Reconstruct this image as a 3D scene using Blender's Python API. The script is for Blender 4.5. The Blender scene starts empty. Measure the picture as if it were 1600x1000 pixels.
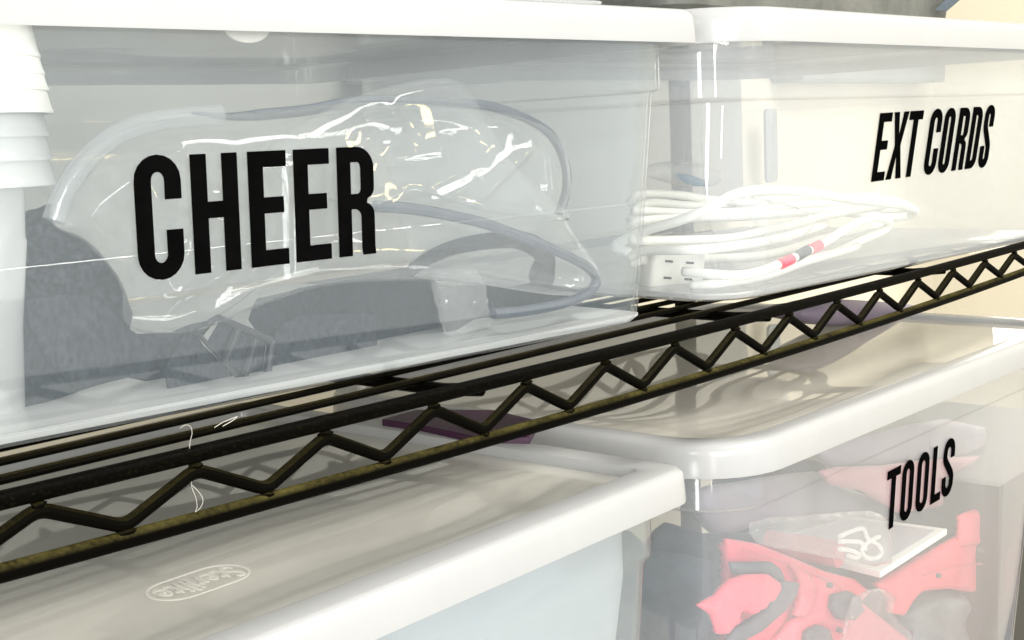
import bpy, bmesh, math, random
import numpy as np
from mathutils import Vector, Matrix, noise, geometry
random.seed(7)
scn = bpy.context.scene
COL = scn.collection
S = 0.46                                    # one survey unit in metres

# ------------------------------------------------------------------ camera
cd = bpy.data.cameras.new("camera"); cam = bpy.data.objects.new("camera", cd); COL.objects.link(cam)
ROT = np.array([[0.6546, -0.1334, 0.7441], [-0.7546, -0.0569, 0.6537], [-0.0448, -0.9894, -0.138]])
_u, _s, _v = np.linalg.svd(ROT); ROT = _u @ _v
FPX = 2048.56
cm = Matrix.Identity(4)
for r in range(3):
    cm[r][0] = ROT[r][0]; cm[r][1] = -ROT[r][1]; cm[r][2] = -ROT[r][2]
cam.matrix_world = cm
cd.sensor_fit = 'HORIZONTAL'; cd.sensor_width = 36.0; cd.lens = FPX / 1600 * 36
cd.clip_start = 0.01; cd.clip_end = 50
scn.camera = cam

# ------------------------------------------------------------------ room light and lamps
w = bpy.data.worlds.new("World"); scn.world = w; w.use_nodes = True
bg = w.node_tree.nodes["Background"]; bg.inputs[0].default_value = (1.0, 0.985, 0.95, 1); bg.inputs[1].default_value = 0.95
def lamp(name, loc, target, sx, sy, power, col=(1, 1, 1)):
    l = bpy.data.lights.new(name, 'AREA'); l.shape = 'RECTANGLE'; l.size = sx; l.size_y = sy
    l.energy = power; l.color = col
    o = bpy.data.objects.new(name, l); COL.objects.link(o); o.location = loc
    o.rotation_euler = (Vector(target) - Vector(loc)).to_track_quat('-Z', 'Y').to_euler()
    return o
lamp("front_lamp", (-0.35, -1.05, 0.22), (0.85, 0.5, -0.15), 0.8, 0.6, 27, (1.0, 0.99, 0.97))
lamp("ceiling_lamp", (1.2, -0.45, 1.4), (0.9, 0.5, -0.1), 1.3, 0.5, 40, (1.0, 0.97, 0.9))
lamp("side_lamp", (2.45, 0.72, -0.05), (0.6, 0.85, -0.22), 0.45, 0.8, 2.4, (1.0, 0.96, 0.88))
lamp("window_lamp", (-1.45, -0.25, -0.20), (0.72, 0.46, -0.20), 0.24, 1.9, 17, (0.97, 0.99, 1.0))
lamp("tall_lamp", (-1.10, -1.25, -0.20), (0.72, 0.46, -0.20), 0.12, 1.9, 9, (1.0, 0.99, 0.96))
lamp("warm_lamp", (1.07, -0.53, 0.20), (0.44, 0.49, 0.06), 0.16, 0.05, 0.9, (1.0, 0.80, 0.35))
scn.view_settings.view_transform = 'Standard'; scn.view_settings.look = 'None'
scn.view_settings.exposure = 0.5; scn.view_settings.gamma = 1.0
cy = scn.cycles
cy.use_denoising = True; cy.use_adaptive_sampling = True; cy.adaptive_threshold = 0.02
cy.transparent_max_bounces = 36; cy.max_bounces = 10; cy.diffuse_bounces = 4; cy.glossy_bounces = 5
cy.transmission_bounces = 8; cy.caustics_reflective = False; cy.caustics_refractive = False
cy.sample_clamp_indirect = 4.0

# ------------------------------------------------------------------ helpers
def ray(px, py):
    d = ROT @ np.array([px - 800.0, py - 500.0, FPX]); return Vector(d)
def at(px, py, y):                           # the point of the place seen there, y metres into the shelf
    d = ray(px, py); return d * (y / d.y)
def atz(px, py, z):
    d = ray(px, py); return d * (z / d.z)
def atplane(px, py, P, n):
    d = ray(px, py); return d * (P.dot(n) / d.dot(n))
WORLD = {}
def tag(o, label=None, cat=None, group=None, kind=None):
    if label: o["label"] = label
    if cat: o["category"] = cat
    if group: o["group"] = group
    if kind: o["kind"] = kind
    return o
def thing(name, label, cat, loc=(0, 0, 0), yaw=0.0, group=None):
    o = bpy.data.objects.new(name, None); COL.objects.link(o); o.empty_display_size = 0.02
    o.location = loc; o.rotation_euler = (0, 0, yaw)
    WORLD[o] = Matrix.Translation(Vector(loc)) @ Matrix.Rotation(yaw, 4, 'Z')
    return tag(o, label, cat, group)
def obj(name, me, mat, parent=None, world=False, smooth=35):
    """links a mesh; world=True: its coordinates are world ones and move into the parent's frame"""
    me.name = name
    o = bpy.data.objects.new(name, me); COL.objects.link(o)
    me.materials.clear(); me.materials.append(mat)
    if smooth:
        me.polygons.foreach_set("use_smooth", [True] * len(me.polygons))
        me.set_sharp_from_angle(angle=math.radians(smooth))
    if parent:
        o.parent = parent
        if world: me.transform(WORLD[parent].inverted())
        WORLD[o] = WORLD[parent].copy()
    elif world:
        xs = [v.co for v in me.vertices]
        c = Vector((sum(v.x for v in xs) / len(xs), sum(v.y for v in xs) / len(xs), min(v.z for v in xs)))
        me.transform(Matrix.Translation(-c)); o.location = c
        WORLD[o] = Matrix.Translation(c)
    return o
def mesh(bm):
    bmesh.ops.recalc_face_normals(bm, faces=bm.faces)
    me = bpy.data.meshes.new("m"); bm.to_mesh(me); bm.free(); return me
def catmull(pts, n=8, closed=False):
    P = [Vector(p) for p in pts]; out = []
    m = len(P)
    for i in range(m if closed else m - 1):
        p0 = P[(i - 1) % m] if closed or i > 0 else P[0] * 2 - P[1]
        p1 = P[i]; p2 = P[(i + 1) % m]
        p3 = P[(i + 2) % m] if closed or i + 2 < m else P[-1] * 2 - P[-2]
        for k in range(n):
            t = k / n
            out.append(0.5 * ((2 * p1) + (p2 - p0) * t + (2 * p0 - 5 * p1 + 4 * p2 - p3) * t * t + (3 * p1 - p0 - 3 * p2 + p3) * t ** 3))
    if not closed: out.append(P[-1].copy())
    return out
def tube(bm, pts, r, seg=10, closed=False, cap=True, flat=1.0, rfun=None):
    P = [Vector(p) for p in pts]; rings = []; m = len(P)
    up = None
    for i, p in enumerate(P):
        a = P[(i - 1) % m] if closed or i > 0 else P[i]
        b = P[(i + 1) % m] if closed or i < m - 1 else P[i]
        t = (b - a).normalized()
        if up is None:
            up = Vector((0, 0, 1)) if abs(t.z) < .9 else Vector((0, 1, 0))
        up = (up - t * up.dot(t)).normalized()
        s = t.cross(up)
        rr = r * (rfun(i / max(1, m - 1)) if rfun else 1)
        rings.append([bm.verts.new(p + (s * math.cos(q) + up * math.sin(q) * flat) * rr) for q in [2 * math.pi * k / seg for k in range(seg)]])
    for i in range(m if closed else m - 1):
        A, B = rings[i], rings[(i + 1) % m]
        for k in range(seg):
            bm.faces.new((A[k], A[(k + 1) % seg], B[(k + 1) % seg], B[k]))
    if cap and not closed:
        bm.faces.new(rings[0][::-1]); bm.faces.new(rings[-1])
def box(bm, c, d, M=None):
    g = bmesh.ops.create_cube(bm, size=1)["verts"]
    for v in g:
        v.co = Vector((v.co.x * d[0], v.co.y * d[1], v.co.z * d[2])) + Vector(c)
        if M: v.co = M @ v.co
    return g
def rrect(x0, x1, y0, y1, r, seg=8, mid=10):
    """rounded rectangle, straight sides subdivided"""
    pts = []
    cs = [((x1 - r, y0 + r), -90), ((x1 - r, y1 - r), 0), ((x0 + r, y1 - r), 90), ((x0 + r, y0 + r), 180)]
    for i, ((cx, cy_), a0) in enumerate(cs):
        for k in range(seg + 1):
            a = math.radians(a0 + 90 * k / seg); pts.append((cx + r * math.cos(a), cy_ + r * math.sin(a)))
        (nx, ny), na = cs[(i + 1) % 4]
        e = Vector(pts[-1]); f = Vector((nx + r * math.cos(math.radians(na)), ny + r * math.sin(math.radians(na))))
        for k in range(1, mid): pts.append(tuple(e.lerp(f, k / mid)))
    return pts
def loft(bm, loops, capend=False, capstart=False, wave=None):
    rings = []
    for pts, z in loops:
        rings.append([bm.verts.new((p[0], p[1], z + (wave(p[0], p[1]) if wave else 0))) for p in pts])
    n = len(rings[0])
    for A, B in zip(rings, rings[1:]):
        for k in range(n): bm.faces.new((A[k], A[(k + 1) % n], B[(k + 1) % n], B[k]))
    if capend: bm.faces.new(rings[-1])
    if capstart: bm.faces.new(rings[0][::-1])
    return rings

# ------------------------------------------------------------------ materials
def nt(name):
    m = bpy.data.materials.new(name); m.use_nodes = True; n = m.node_tree.nodes; n.clear()
    out = n.new("ShaderNodeOutputMaterial"); return m, n, m.node_tree.links, out
def math_node(n, l, op, a, b):
    x = n.new("ShaderNodeMath"); x.operation = op
    for i, v in enumerate((a, b)):
        if v is None: continue
        if isinstance(v, (int, float)): x.inputs[i].default_value = v
        else: l.new(v, x.inputs[i])
    return x.outputs[0]
def noise_tex(n, l, scale, detail=4, rough=.55, stretch=None, dist=0):
    tc = n.new("ShaderNodeTexCoord"); mp = n.new("ShaderNodeMapping")
    l.new(tc.outputs["Object"], mp.inputs[0])
    if stretch: mp.inputs["Scale"].default_value = stretch
    t = n.new("ShaderNodeTexNoise"); t.inputs["Scale"].default_value = scale; t.inputs["Detail"].default_value = detail
    t.inputs["Roughness"].default_value = rough; t.inputs["Distortion"].default_value = dist
    l.new(mp.outputs[0], t.inputs["Vector"]); return t.outputs["Fac"]
def translucent_plastic(name, cov, tint=(.86, .875, .88), rough=.08, edge=.55, bump=.02, bscale=9, clear=(.975, .98, .98), ior=1.45, var=.25, stretch=None):
    """milky moulded plastic: part of the light passes straight, part is scattered, plus a gloss coat"""
    m, n, l, out = nt(name)
    tr = n.new("ShaderNodeBsdfTransparent"); tr.inputs[0].default_value = (*clear, 1)
    df = n.new("ShaderNodeBsdfDiffuse"); df.inputs[0].default_value = (*tint, 1)
    tl = n.new("ShaderNodeBsdfTranslucent"); tl.inputs[0].default_value = (*tint, 1)
    sc = n.new("ShaderNodeMixShader"); sc.inputs[0].default_value = .5
    l.new(df.outputs[0], sc.inputs[1]); l.new(tl.outputs[0], sc.inputs[2])
    lw = n.new("ShaderNodeLayerWeight"); lw.inputs[0].default_value = .25
    nz = noise_tex(n, l, 14, 5, .6, stretch)
    f = math_node(n, l, 'MULTIPLY', math_node(n, l, 'SUBTRACT', nz, .5), var)
    f = math_node(n, l, 'MULTIPLY', math_node(n, l, 'ADD', f, 1.0), cov)
    pw = math_node(n, l, 'POWER', lw.outputs["Facing"], 2.5)
    f = math_node(n, l, 'ADD', f, math_node(n, l, 'MULTIPLY', pw, edge))
    cl = n.new("ShaderNodeClamp"); l.new(f, cl.inputs[0])
    mx = n.new("ShaderNodeMixShader"); l.new(cl.outputs[0], mx.inputs[0]); l.new(tr.outputs[0], mx.inputs[1]); l.new(sc.outputs[0], mx.inputs[2])
    gl = n.new("ShaderNodeBsdfGlossy"); gl.inputs["Roughness"].default_value = rough
    fr = n.new("ShaderNodeFresnel"); ge = n.new("ShaderNodeNewGeometry")           # thin wall: the same gloss on both of its faces
    l.new(math_node(n, l, 'ADD', math_node(n, l, 'MULTIPLY', ge.outputs["Backfacing"], 1 / ior - ior), ior), fr.inputs[0])
    bp = n.new("ShaderNodeBump"); bp.inputs["Strength"].default_value = 1.0; bp.inputs["Distance"].default_value = bump
    l.new(noise_tex(n, l, bscale, 2, .4), bp.inputs["Height"])
    l.new(bp.outputs[0], gl.inputs["Normal"])
    m2 = n.new("ShaderNodeMixShader"); l.new(fr.outputs[0], m2.inputs[0]); l.new(mx.outputs[0], m2.inputs[1]); l.new(gl.outputs[0], m2.inputs[2])
    l.new(m2.outputs[0], out.inputs[0]); return m
def solid(name, c1, c2=None, rough=.5, scale=40, bump=0.0, bscale=None, spec=.5, stretch=None, detail=5, lo=.35, hi=.65):
    m, n, l, out = nt(name)
    b = n.new("ShaderNodeBsdfPrincipled"); b.inputs["Roughness"].default_value = rough; b.inputs["Specular IOR Level"].default_value = spec
    c2 = c2 or tuple(x * .85 for x in c1)
    rp = n.new("ShaderNodeValToRGB"); rp.color_ramp.elements[0].position = lo; rp.color_ramp.elements[1].position = hi
    rp.color_ramp.elements[0].color = (*c1, 1); rp.color_ramp.elements[1].color = (*c2, 1)
    l.new(noise_tex(n, l, scale, detail, .6, stretch), rp.inputs[0]); l.new(rp.outputs[0], b.inputs["Base Color"])
    if bump:
        bp = n.new("ShaderNodeBump"); bp.inputs["Distance"].default_value = bump
        l.new(noise_tex(n, l, bscale or scale, 4, .6, stretch), bp.inputs["Height"]); l.new(bp.outputs[0], b.inputs["Normal"])
    l.new(b.outputs[0], out.inputs[0]); return m
M = {}
M["bin_a"] = translucent_plastic("frosted_bin_plastic", .060, (.72, .82, .89), rough=.05, edge=.07, bump=.0008, bscale=7, var=.7, stretch=(1.5, 1.5, .3))
M["bin_floor"] = translucent_plastic("milky_bin_floor", .62, (.90, .91, .91), rough=.2, edge=.2)
M["bin_b"] = translucent_plastic("clear_bin_plastic", .165, (.80, .84, .89), rough=.035, edge=.10, bump=.0006, bscale=6, var=.7, stretch=(1.5, 1.5, .3))
M["lid_rim"] = translucent_plastic("milky_lid_plastic", .78, (.57, .575, .575), rough=.18, edge=.2, bump=.0006)
M["lid_panel"] = translucent_plastic("clear_lid_plastic", .54, (.93, .905, .83), rough=.004, edge=.1, bump=.0001, bscale=6, ior=2.4)
M["lid_panel_up"] = translucent_plastic("clearer_lid_plastic", .14, (.86, .86, .82), rough=.03, edge=.1, bump=.0003, bscale=6, ior=1.5)
M["rolled"] = translucent_plastic("rolled_vinyl_edge", .16, (.80, .84, .86), rough=.05, edge=.55, bump=.003, bscale=40)
M["emboss"] = translucent_plastic("embossed_plastic", .45, (.92, .90, .84), rough=.15, edge=.2)
M["vinyl"] = solid("black_vinyl_letters", (.0012, .0012, .0012), (.002, .002, .002), .9, 60, spec=0)
M["wire"] = solid("black_epoxy_wire", (.0007, .0006, .0003), (.010, .008, .003), .5, 800, .0002, 700, .015, detail=4, lo=.55, hi=.85)
def top_lit(name, amount):
    """black epoxy with olive light from above painted into the colour of its upper side"""
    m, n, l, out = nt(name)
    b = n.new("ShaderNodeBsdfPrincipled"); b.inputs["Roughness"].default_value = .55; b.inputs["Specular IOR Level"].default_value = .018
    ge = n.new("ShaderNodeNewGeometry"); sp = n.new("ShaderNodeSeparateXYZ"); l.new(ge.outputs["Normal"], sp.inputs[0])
    up = math_node(n, l, 'MULTIPLY', math_node(n, l, 'ADD', sp.outputs[2], -.28), 1.6 * amount)  # painted top light: upward faces turn olive, broken up by noise
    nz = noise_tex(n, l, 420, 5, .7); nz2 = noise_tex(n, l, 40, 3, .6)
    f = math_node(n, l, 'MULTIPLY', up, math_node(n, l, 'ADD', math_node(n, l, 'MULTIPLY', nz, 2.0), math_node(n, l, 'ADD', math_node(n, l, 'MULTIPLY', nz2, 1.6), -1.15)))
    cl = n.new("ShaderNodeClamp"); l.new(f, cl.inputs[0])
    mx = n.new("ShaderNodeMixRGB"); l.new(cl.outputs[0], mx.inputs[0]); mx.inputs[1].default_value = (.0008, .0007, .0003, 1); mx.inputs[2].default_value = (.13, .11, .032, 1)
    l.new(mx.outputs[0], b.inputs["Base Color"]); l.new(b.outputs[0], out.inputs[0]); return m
M["top_lit"] = top_lit("top_lit_black_wire", .38)
M["top_lit2"] = top_lit("faintly_top_lit_black_wire", .09)
M["film"] = translucent_plastic("clear_vinyl_film", .045, (.85, .87, .86), rough=.06, edge=.25, bump=.004, bscale=18, ior=1.5, var=2.2)
M["crinkle"] = translucent_plastic("crinkled_film", .12, (.9, .9, .9), rough=.06, edge=.3, bump=.006, bscale=60, var=.8)
M["webbing"] = solid("black_webbing", (.002, .003, .004), (.020, .025, .030), .8, 600, .0012, 420, .15, stretch=(1, 1, .45), detail=2)
M["webbing2"] = solid("faded_webbing", (.006, .008, .011), (.032, .038, .045), .85, 520, .0012, 380, .15, stretch=(1, 1, .5), detail=2)
M["meshfab"] = solid("black_mesh_fabric", (.003, .004, .006), (.034, .040, .046), .8, 330, .001, 420, .2, detail=2, lo=.45, hi=.7)
M["buckle"] = solid("black_plastic", (.012, .014, .017), None, .35, 60)
M["piping"] = solid("grey_piping", (.035, .045, .06), (.06, .07, .085), .35, 90)
M["cup"] = solid("white_cup_plastic", (.72, .72, .68), (.68, .68, .64), .35, 20)
M["cup_clear"] = translucent_plastic("translucent_cup_plastic", .5, (.85, .86, .86), rough=.2, edge=.3)
M["cord"] = solid("white_cord_vinyl", (.86, .85, .79), (.80, .79, .72), .4, 30)
M["slot"] = solid("dark_slot", (.02, .02, .02), None, .6)
M["red"] = solid("red_plastic", (.80, .10, .14), (.72, .085, .12), .4, 18)
M["red2"] = solid("dull_red_plastic", (.62, .10, .13), (.54, .085, .11), .4, 18)
M["grip"] = solid("grey_rubber", (.05, .06, .065), (.085, .095, .10), .6, 30, .0008, 200)
M["slate"] = solid("slate_fabric", (.010, .028, .042), (.028, .052, .068), .75, 60, .001, 120)
M["paper"] = solid("white_paper", (.85, .85, .81), (.80, .80, .77), .6, 15)
M["greypaper"] = solid("grey_print", (.42, .42, .46), (.50, .50, .53), .5, 8)
M["slategrey"] = solid("grey_green_bag_cloth", (.10, .125, .125), (.17, .20, .20), .7, 20, .001, 60)
M["pinkpack"] = solid("dull_pink_pack", (.52, .24, .26), (.44, .18, .20), .5, 12)
M["lavender"] = solid("lavender_grey_pack", (.34, .30, .34), (.28, .25, .29), .5, 12)
M["blue"] = solid("blue_print", (.08, .16, .22), (.12, .22, .28), .4, 30)
M["plum"] = solid("plum_plastic", (.040, .003, .032), (.016, .0015, .012), .35, 14)
M["plumgrey"] = solid("mauve_cloth", (.22, .18, .23), (.17, .14, .19), .6, 20)
M["wall"] = solid("cream_wall_paint", (.60, .555, .445), (.57, .53, .425), .7, 3, .0006, 180)
M["greywall"] = solid("grey_board", (.25, .25, .23), (.23, .23, .21), .7, 4, .0004, 90)
M["greybox"] = solid("grey_blue_plastic", (.20, .22, .23), (.17, .19, .20), .5, 12)
M["tote"] = solid("dark_grey_tote", (.065, .068, .06), (.11, .113, .10), .6, 24, .001, 90)
M["strap"] = solid("blue_grey_strap", (.05, .07, .09), None, .6, 200)
M["towel"] = solid("pale_blue_cloth", (.30, .325, .34), (.265, .29, .305), .85, 8, .0002, 160)
M["dust"] = solid("white_thread", (.42, .41, .36), None, .8)
M["floor"] = solid("pale_concrete", (.50, .48, .43), (.42, .40, .36), .8, 6)

# ------------------------------------------------------------------ setting: the room behind the shelf
def slabbox(name, x0, x1, y0, y1, z0, z1, mat, kind="structure", parent=None):
    bm = bmesh.new(); box(bm, ((x0 + x1) / 2, (y0 + y1) / 2, (z0 + z1) / 2), (x1 - x0, y1 - y0, z1 - z0))
    o = obj(name, mesh(bm), mat, parent, world=True, smooth=0)
    if kind: o["kind"] = kind
    return o
slabbox("back_wall", -.6, 2.6, 1.12, 1.20, -1.2, 1.3, M["wall"])
slabbox("side_wall", 2.6, 2.68, -1.2, 1.20, -1.2, 1.3, M["wall"])
slabbox("floor", -.6, 2.68, -1.2, 1.20, -1.26, -1.2, M["floor"])

# ------------------------------------------------------------------ the wire shelf
ZS = -.2556 * S                              # top of the shelf wires
YR = .9253 * S                               # front edge of the shelf
pt = np.polyfit([.46, .70, 1.05, 1.59, 2.54], [-.2443, -.249, -.2508, -.2502, -.246], 2)
pb = np.polyfit([.4575, 1.045, 1.43, 2.54], [-.3075, -.319, -.3195, -.3063], 2)
def zt(X): return (float(np.polyval(pt, min(max(X, .2), 3.1))) - .0072) * S
def zb(X): return float(np.polyval(pb, min(max(X, .2), 3.1))) * S
XL, XR = .24, 2.84
YB = YR + .445
shelf = thing("wire_shelf", "black epoxy wire shelf with zigzag front edge, carrying the labelled upper bins", "wire shelf", (1.63 * S, YR + .22, ZS - .03))
xs = np.linspace(XL, XR, 40)
for y in (YR, YB):
    bm = bmesh.new(); tube(bm, [(x * S, y, zt(x)) for x in xs], .0036, 12); obj("top_rail", mesh(bm), M["wire"], shelf, True)
    bm = bmesh.new(); tube(bm, [(x * S, y, zb(x)) for x in xs], .0036, 12); obj("bottom_rail", mesh(bm), M["top_lit"], shelf, True)
    path = []
    X0 = .5645 - 2 * .1448; k = 0
    while X0 + k * .1448 < XR - .1:
        v = X0 + k * .1448; p = v + .0724
        path.append((v, 0)); path.append((p, 1)); k += 1
    V = [Vector((x * S, y, zt(x) - .0062 if hi else zb(x) + .0052)) for x, hi in path]
    pts = [V[0]]
    for a, b, c in zip(V, V[1:], V[2:]):        # a bent rod: a short round at every turn
        p, q = b + (a - b).normalized() * .0045, b + (c - b).normalized() * .0045
        for t in (0, .2, .4, .6, .8, 1): pts.append(p * (1 - t) ** 2 + b * 2 * t * (1 - t) + q * t * t)
    pts.append(V[-1])
    bm = bmesh.new(); tube(bm, pts, .0028, 10)
    for (x, hi), v in zip(path, V):             # weld beads
        g = bmesh.ops.create_icosphere(bm, subdivisions=2, radius=1)["verts"]
        rx = random.uniform(.0030, .0042)
        for b in g: b.co = Vector((b.co.x * rx, b.co.y * .0024, b.co.z * .0016)) + v + Vector((random.uniform(-.001, .001), -.0006, .0018 if hi else -.0022))
    obj("zigzag_wire", mesh(bm), M["top_lit2"], shelf, True)
k = 0
while True:
    y = (1.0215 + .0525 * k) * S
    if y > YB - .01: break
    bm = bmesh.new(); tube(bm, [(x * S, y, ZS - .0018 + (-.001 if k < 1 else 0)) for x in np.linspace(XL, XR, 12)], .0018 if k else .0021, 8)
    obj("mat_wire", mesh(bm), M["top_lit2"], shelf, True); k += 1
for i in range(5):
    x = (1.0086 - .603 + .603 * i) * S
    bm = bmesh.new(); tube(bm, [(x, YR + .004, zt(x / S) - .0035), (x, YR + .03, ZS - .0066), (x, YB, ZS - .0066)], .0034, 10)
    obj("cross_bar", mesh(bm), M["wire"], shelf, True)
for x, y in ((XL, YR), (XR, YR), (XL, YB), (XR, YB)):
    bm = bmesh.new(); tube(bm, [(x * S, y, z) for z in (-1.2, -.6, 0, .6)], .0125, 20)
    obj("post", mesh(bm), M["wire"], shelf, True)

# ------------------------------------------------------------------ letters
def arc(cx, cy_, rx, ry, a0, a1, n=10):
    return [(cx + rx * math.cos(math.radians(a0 + (a1 - a0) * k / n)), cy_ + ry * math.sin(math.radians(a0 + (a1 - a0) * k / n))) for k in range(n + 1)]
def glyph(ch, w, h, s):
    """outlines in metres, baseline at 0"""
    t = s * .93; R = w / 2; ri = R - s; q = min(R, h * .26)
    if ch == "E":
        return [[(0, 0), (w, 0), (w, t), (s, t), (s, h * .46), (w * .91, h * .46), (w * .91, h * .46 + t), (s, h * .46 + t), (s, h - t), (w, h - t), (w, h), (0, h)]]
    if ch == "H":
        return [[(0, 0), (s, 0), (s, h * .46), (w - s, h * .46), (w - s, 0), (w, 0), (w, h), (w - s, h), (w - s, h * .46 + t), (s, h * .46 + t), (s, h), (0, h)]]
    if ch == "T":
        return [[(w / 2 - s / 2, 0), (w / 2 + s / 2, 0), (w / 2 + s / 2, h - t), (w, h - t), (w, h), (0, h), (0, h - t), (w / 2 - s / 2, h - t)]]
    if ch == "L":
        return [[(0, 0), (w, 0), (w, t), (s, t), (s, h), (0, h)]]
    if ch == "X":
        c = w / 2; g = s * 1.08
        return [[(0, 0), (g, 0), (c, h * .36), (w - g, 0), (w, 0), (c + g * .52, h * .5), (w - w * .02, h), (w - g, h), (c, h * .64), (g, h), (w * .02, h), (c - g * .52, h * .5)]]
    o = h * .012
    if ch == "O":
        return [arc(R, h - q + o, R, q, 0, 180) + arc(R, q - o, R, q, 180, 360), arc(R, h - q + o, ri, q - t, 0, 180) + arc(R, q - o, ri, q - t, 180, 360)]
    if ch == "C":
        return [[(w, h * .645)] + arc(R, h - q + o, R, q, 0, 180) + arc(R, q - o, R, q, 180, 360) + [(w, h * .395), (w - s, h * .395)] +
                arc(R, q - o, ri, q - t, 360, 180) + arc(R, h - q + o, ri, q - t, 180, 0) + [(w - s, h * .645)]]
    if ch == "D":
        q = min(w * .5, h * .22)
        return [[(0, 0)] + arc(w - q, q, q, q, -90, 0) + arc(w - q, h - q, q, q, 0, 90) + [(0, h)],
                [(s, t)] + arc(w - q, q, q - s, q - t, -90, 0) + arc(w - q, h - q, q - s, q - t, 0, 90) + [(s, h - t)]]
    if ch == "R":
        q = min(w * .48, h * .2)
        return [[(0, 0), (s, 0), (s, h * .43), (w * .45, h * .43)] + arc(w * .45, h * .43 - w * .17, w - s - w * .45, w * .17, 90, 0, 6) +
                [(w - s, h * .07), (w - s * .93, 0), (w * 1.02, 0), (w, h * .07), (w, h * .36)] + arc(w * .72, h * .37, w * .28, h * .115, 0, 75, 6) +
                arc(w * .72, h * .62, w * .28, h * .105, -70, 0, 6) + arc(w - q, h - q, q, q, 0, 90) + [(0, h)],
                [(s, h * .43 + t)] + arc(w - q * .75 - s * .25, h * .43 + t + h * .05, q * .75 - s * .75, h * .05, -90, 0, 6) + arc(w - q * .75 - s * .25, h - t - h * .06, q * .75 - s * .75, h * .06, 0, 90, 6) + [(s, h - t)]]
    if ch == "S":
        a = s / 2; rx = R - a; ry = q - t / 2
        cl = [(w - a, h * .66)] + arc(R, h - q + o, rx, ry, 0, 180, 12) + catmull([(a, h - q, 0), (a * 1.15, h * .66, 0), (R, h * .5, 0), (w - a * 1.15, h * .34, 0), (w - a, q, 0)], 5)[1:-1] + arc(R, q - o, rx, ry, 0, -180, 12) + [(a, h * .35)]
        cl = [Vector((p[0], p[1])) for p in cl]; L, Rr = [], []
        for i, p in enumerate(cl):
            d = (cl[min(i + 1, len(cl) - 1)] - cl[max(i - 1, 0)]).normalized(); nn = Vector((-d.y, d.x))
            L.append(tuple(p + nn * a)); Rr.append(tuple(p - nn * a))
        return [L + Rr[::-1]]
def flat_mesh(outlines, depth):
    cu = bpy.data.curves.new("g", 'CURVE'); cu.dimensions = '2D'; cu.fill_mode = 'BOTH'; cu.extrude = depth / 2
    for ol in outlines:
        sp = cu.splines.new('POLY'); sp.points.add(len(ol) - 1); sp.use_cyclic_u = True
        for p, c in zip(sp.points, ol): p.co = (c[0], c[1], 0, 1)
    o = bpy.data.objects.new("g", cu); me = bpy.data.meshes.new_from_object(o)
    bpy.data.objects.remove(o); bpy.data.curves.remove(cu); return me
def lettering(parent, plane, text, anchor_px, anchor_uv, yref, base, top, slope, stem):
    """text: (character, left, right) in metres along the face, as measured on the decal"""
    P, u, up, n = plane
    A = atplane(*anchor_px, P, n); k = A.y / yref
    for ch, x0, x1 in text:
        me = flat_mesh(glyph(ch, (x1 - x0) * k, (top - base) * k, stem * k), .0004)
        org = A + u * ((x0 - anchor_uv[0]) * k) + up * ((base - anchor_uv[1]) * k + (x0 - anchor_uv[0]) * slope * k) - n * .0004
        sh = (up * slope + u).normalized()
        mt = Matrix((( sh.x, up.x, -n.x, org.x), (sh.y, up.y, -n.y, org.y), (sh.z, up.z, -n.z, org.z), (0, 0, 0, 1)))
        me.transform(mt)
        obj("letter", me, M["vinyl"], parent, True, smooth=0)

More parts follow.
